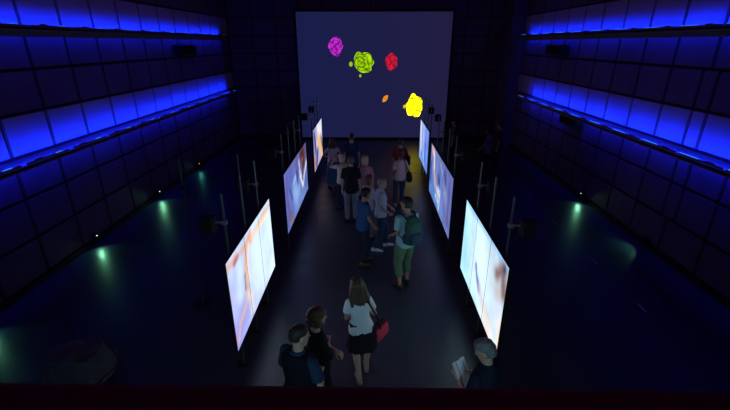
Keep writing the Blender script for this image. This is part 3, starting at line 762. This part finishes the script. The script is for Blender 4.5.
P12 = person('man in navy tee near the far screen, head against its lower edge', (-.53, 12.1), 0, 1.78, 'm',
    top=dict(mat=F('navy_dark_tee', (.035, .055, .13)), sleeve=.7, hem=.84, fit=.028), bottom=dict(kind='trousers', mat=dkjeans),
    shoes=black_shoe, hair=dict(style='short', mat=HA('dark_brown', (.06, .04, .025))))
P13 = person('woman in striped salmon top and jeans with dark shoulder bag, back turned', (.86, 10.75), 4, 1.62, 'f',
    feet={-1: (-.13, -.10, .0, 6), 1: (.07, .06, 0, 6)}, arms={-1: ((-.20, .14, .98), (-.3, -1, -.2)), 1: ((.22, .12, 1.0), (.3, -1, -.1))},
    top=dict(mat=F('salmon_stripes', (.60, .44, .40), .35), sleeve=.8, hem=.84, fit=.024, flare=.02), bottom=dict(kind='trousers', mat=jeans),
    shoes=mat('sandal', (.50, .32, .22), .6, .3), hair=dict(style='tail', mat=HA('brown2', (.10, .055, .03))))
P14 = person('person in dark red shirt close to the far screen, behind woman in stripes', (.92, 11.75), 0, 1.70, 'm',
    top=dict(mat=F('red_shirt', (.33, .055, .055)), sleeve=.8, hem=.84, fit=.026), bottom=dict(kind='trousers', mat=F('dark_trousers', (.02, .02, .024))),
    shoes=black_shoe, hair=dict(style='short', mat=HA('brown3', (.07, .045, .025))))
P15 = person('man in teal shirt and green cropped trousers wearing a backpack', (.69, 6.62), 28, 1.80, 'm', skin=SKIN2,
    feet={-1: (-.11, -.04, 0, 8), 1: (.10, .05, 0, 12)}, arms={-1: ((-.16, .20, 1.0), (-.1, -1, -.3)), 1: ((.17, .16, .96), (.1, -1, -.3))}, head=(26, 2),
    top=dict(mat=F('teal_shirt', (.26, .50, .56)), sleeve=.75, hem=.84, fit=.026), bottom=dict(kind='trousers', mat=F('dark_green', (.10, .185, .11)), len=1.60, w=1.12),
    shoes=mat('boot_brown', (.05, .04, .035), .7, .2), hair=dict(style='short', mat=HA('black2', (.02, .016, .014)), vol=1.1))
dim = F('dim_purple', (.16, .10, .26)); dimt = F('dim_dark', (.02, .02, .025))
P16 = person('dim figure standing behind the farthest right screen, face pale', (3.15, 15.0), 75, 1.70, 'm',
    top=dict(mat=F('dim_brown', (.12, .07, .05)), sleeve=.8, hem=.84, fit=.026), bottom=dict(kind='trousers', mat=dimt), shoes=black_shoe, hair=dict(style='short', mat=HA('black', (.016, .013, .012))))
P17 = person('dim figure in purple shirt standing in the dark by the right wall', (4.05, 13.6), 60, 1.66, 'f',
    arms={-1: ((-.18, .26, 1.0), (-1, -.6, -.2)), 1: ((.20, .10, .9), (.5, -1, 0))},
    top=dict(mat=dim, sleeve=.7, hem=.84, fit=.024), bottom=dict(kind='trousers', mat=dimt), shoes=black_shoe, hair=dict(style='bob', mat=HA('black', (.016, .013, .012))))
P18 = person('dim figure in dark clothes farthest right in the shadows', (4.62, 14.35), 80, 1.72, 'm',
    top=dict(mat=F('dim_charcoal', (.05, .04, .06)), sleeve=.9, hem=.84, fit=.026), bottom=dict(kind='trousers', mat=dimt), shoes=black_shoe, hair=dict(style='short', mat=HA('black', (.016, .013, .012))))

# ---- things the people carry
def carry(P, name, label, cat, c):
    """an Empty at local point c of a person, turned with them"""
    w = P['mw'] @ c
    return thing(name, label, cat, w, P['t'].rotation_euler.z)
# red shoulder bag
c = P1['B'](.25, -.02, .88); t = carry(P1, 'shoulder_bag', 'red and black shoulder bag at hip of woman in black skirt', 'bag', c)
b = bmesh.new(); loft(b, [((0, 0, -.13), .050, .13, None), ((0, 0, -.10), .065, .16, None), ((0, 0, 0), .062, .155, None), ((0, 0, .09), .045, .135, None), ((0, 0, .11), .020, .12, None)], 24)
fuse('bag_body', b, F('bag_black', (.03, .02, .025)), .010, 2, .006, 10, t).rotation_euler = (0, 0, -.75)
b = bmesh.new(); loft(b, [((.055, 0, -.115), .014, .12, None), ((.068, 0, -.09), .016, .145, None), ((.066, 0, .0), .016, .145, None), ((.048, 0, .075), .012, .13, None)], 20)
o = obj('bag_flap', b, F('bag_red', (.62, .05, .10)), t, smooth=True); o['label'] = 'red outer side of the bag'; o.rotation_euler = (0, 0, -.75)
b = bmesh.new(); S = P1['B'](.105, -.02, 1.505) - c; S2 = P1['B'](.12, .06, 1.46) - c; S3 = P1['B'](.12, -.10, 1.42) - c
tube(b, [(0, .11, .09), S2.lerp(V((0, .11, .09)), .5)+V((.03, .05, 0)), S2, S, S3, S3.lerp(V((0, -.11, .09)), .5)+V((.03, -.03, 0)), (0, -.11, .09)], .012, 8); obj('strap', b, F('bag_black', (.03, .02, .025)), t, smooth=True)
# leaflet held by the reading man, three folded panels
W1, W2 = P4['AR'][1][2], P4['AR'][-1][2]
c = (W1+W2)/2 + V((.0, .03, .075)); t = carry(P4, 'leaflet', 'white folded leaflet held open by grey haired man', 'leaflet', c)
R = Matrix.Rotation(math.radians(-36), 3, 'X')
for k, (x, rz) in enumerate(((-.058, .25), (0, -.06), (.058, -.25))):
    b = bmesh.new(); box(b, (0, 0, 0), (.060, .0012, .17)); o = obj('leaflet_panel', b, mat('paper', (.92, .93, .94), .7, .2, var=.03), t)
    o.rotation_euler = (R @ rotz(rz)).to_euler(); o.location = R @ V((x, .012 if k != 1 else 0, 0))
# dark bag of the woman in stripes
c = P13['B'](.27, -.04, .98); t = carry(P13, 'shoulder_bag', 'dark shoulder bag on right side of woman in striped top', 'bag', c)
b = bmesh.new(); loft(b, [((0, 0, -.15), .06, .12, None), ((0, 0, -.11), .085, .16, None), ((0, 0, 0), .08, .16, None), ((0, 0, .10), .05, .13, None)], 24)
fuse('bag_body', b, F('bag_charcoal', (.025, .025, .03)), .010, 2, .008, 9, t)
b = bmesh.new(); S = P13['B'](.11, -.02, 1.50)-c; S3 = P13['B'](.12, -.11, 1.42)-c; S2 = P13['B'](.12, .07, 1.44)-c
tube(b, [(0, .09, .08), S2, S, S3, (0, -.09, .08)], .012, 8); obj('strap', b, F('bag_charcoal', (.025, .025, .03)), t, smooth=True)
# dark bag of the person in red
c = P14['B'](.24, -.04, 1.10); t = carry(P14, 'shoulder_bag', 'black bag on right side of person in dark red shirt', 'bag', c)
b = bmesh.new(); loft(b, [((0, 0, -.17), .05, .10, None), ((0, 0, -.13), .075, .13, None), ((0, 0, .10), .07, .12, None), ((0, 0, .15), .04, .10, None)], 20)
fuse('bag_body', b, F('bag_charcoal', (.025, .025, .03)), .010, 2, .006, 9, t)
b = bmesh.new(); S = P14['B'](.12, -.02, 1.51)-c; S3 = P14['B'](.13, -.12, 1.42)-c; S2 = P14['B'](.13, .09, 1.42)-c
tube(b, [(0, .07, .12), S2, S, S3, (0, -.07, .12)], .011, 8); obj('strap', b, F('bag_charcoal', (.025, .025, .03)), t, smooth=True)
# backpack
c = P15['B'](0, -.13, 1.22); t = carry(P15, 'backpack', 'dark green and blue backpack on back of man in teal shirt', 'backpack', c)
BP = F('pack_green', (.030, .085, .075)); BQ = F('pack_blue', (.025, .05, .085))
b = bmesh.new(); loft(b, [((0, -.09, -.25), .12, .06, None), ((0, -.10, -.22), .155, .085, None), ((0, -.10, 0), .160, .10, None), ((0, -.085, .16), .145, .085, None), ((0, -.06, .24), .10, .05, None), ((0, -.05, .265), .04, .02, None)], 24)
fuse('pack_body', b, BP, .011, 2, .010, 8, t)
b = bmesh.new(); loft(b, [((0, -.19, -.22), .095, .03, None), ((0, -.205, -.18), .12, .045, None), ((0, -.205, -.05), .118, .042, None), ((0, -.19, .0), .09, .025, None)], 20); fuse('front_pocket', b, BQ, .010, 2, .006, 9, t)
for sd in (1, -1):
    b = bmesh.new(); loft(b, [((sd*.165, -.09, -.21), .022, .045, None), ((sd*.172, -.09, -.12), .03, .055, None), ((sd*.166, -.09, -.05), .018, .045, None)], 14); fuse('side_pocket', b, BQ, .010, 2, parent=t)
    b = bmesh.new(); P = lambda x, y, z: P15['B'](x, y, z)-c
    tube(b, [(sd*.09, -.03, .20), P(sd*.115, -.06, 1.485), P(sd*.125, .03, 1.475), P(sd*.140, .125, 1.38), P(sd*.155, .14, 1.25), P(sd*.185, .06, 1.12), (sd*.13, -.03, -.18)], [.02, .024, .026, .026, .022, .014, .012], 10, flat=.45)
    obj('shoulder_strap', b, BQ, t, smooth=True)
b = bmesh.new(); tube(b, [(-.03, -.05, .25), (-.025, -.06, .29), (.025, -.06, .29), (.03, -.05, .25)], .008, 8); obj('carry_handle', b, BQ, t, smooth=True)

# ------------------------------------------------------------------ unseen purple fill added under the ceiling to lift the blacks
for x, y, e in ((0, 9, 32), ):
    ld = bpy.data.lights.new('purple_fill', 'AREA'); ld.shape = 'RECTANGLE'; ld.size = 9; ld.size_y = 16; ld.energy = e; ld.color = (.88, .10, .55)
    lo = bpy.data.objects.new('purple_fill', ld); C.objects.link(lo); lo.location = (x, y, ZC-.05)
# cool fill added unseen under the balcony to light the near figures
for x in (-1.1, 1.1):
    ld = bpy.data.lights.new('balcony_fill', 'AREA'); ld.shape = 'RECTANGLE'; ld.size = .9; ld.size_y = .25; ld.energy = 9; ld.color = (.42, .80, 1.0); ld.spread = math.radians(120)
    lo = bpy.data.objects.new('balcony_fill', ld); C.objects.link(lo); lo.location = (x, .25, 2.42)
    lo.rotation_euler = (V((-x*.4, 4.6, -1.5))).to_track_quat('-Z', 'Y').to_euler()
w = bpy.data.worlds.new('World'); sc.world = w; w.use_nodes = True
w.node_tree.nodes['Background'].inputs[0].default_value = (.004, .002, .005, 1)

# ------------------------------------------------------------------ camera
cd = bpy.data.cameras.new('Camera'); cam = bpy.data.objects.new('Camera', cd); C.objects.link(cam)
cd.sensor_width = 36; cd.lens = 36*405/730; cd.clip_start = .05
cam.location = (.04, 0, 4.3); cam.rotation_euler = (math.radians(90-21.8), 0, math.radians(.79))
sc.camera = cam
sc.view_settings.view_transform = 'Standard'; sc.view_settings.look = 'None'; sc.view_settings.exposure = 0; sc.view_settings.gamma = 1
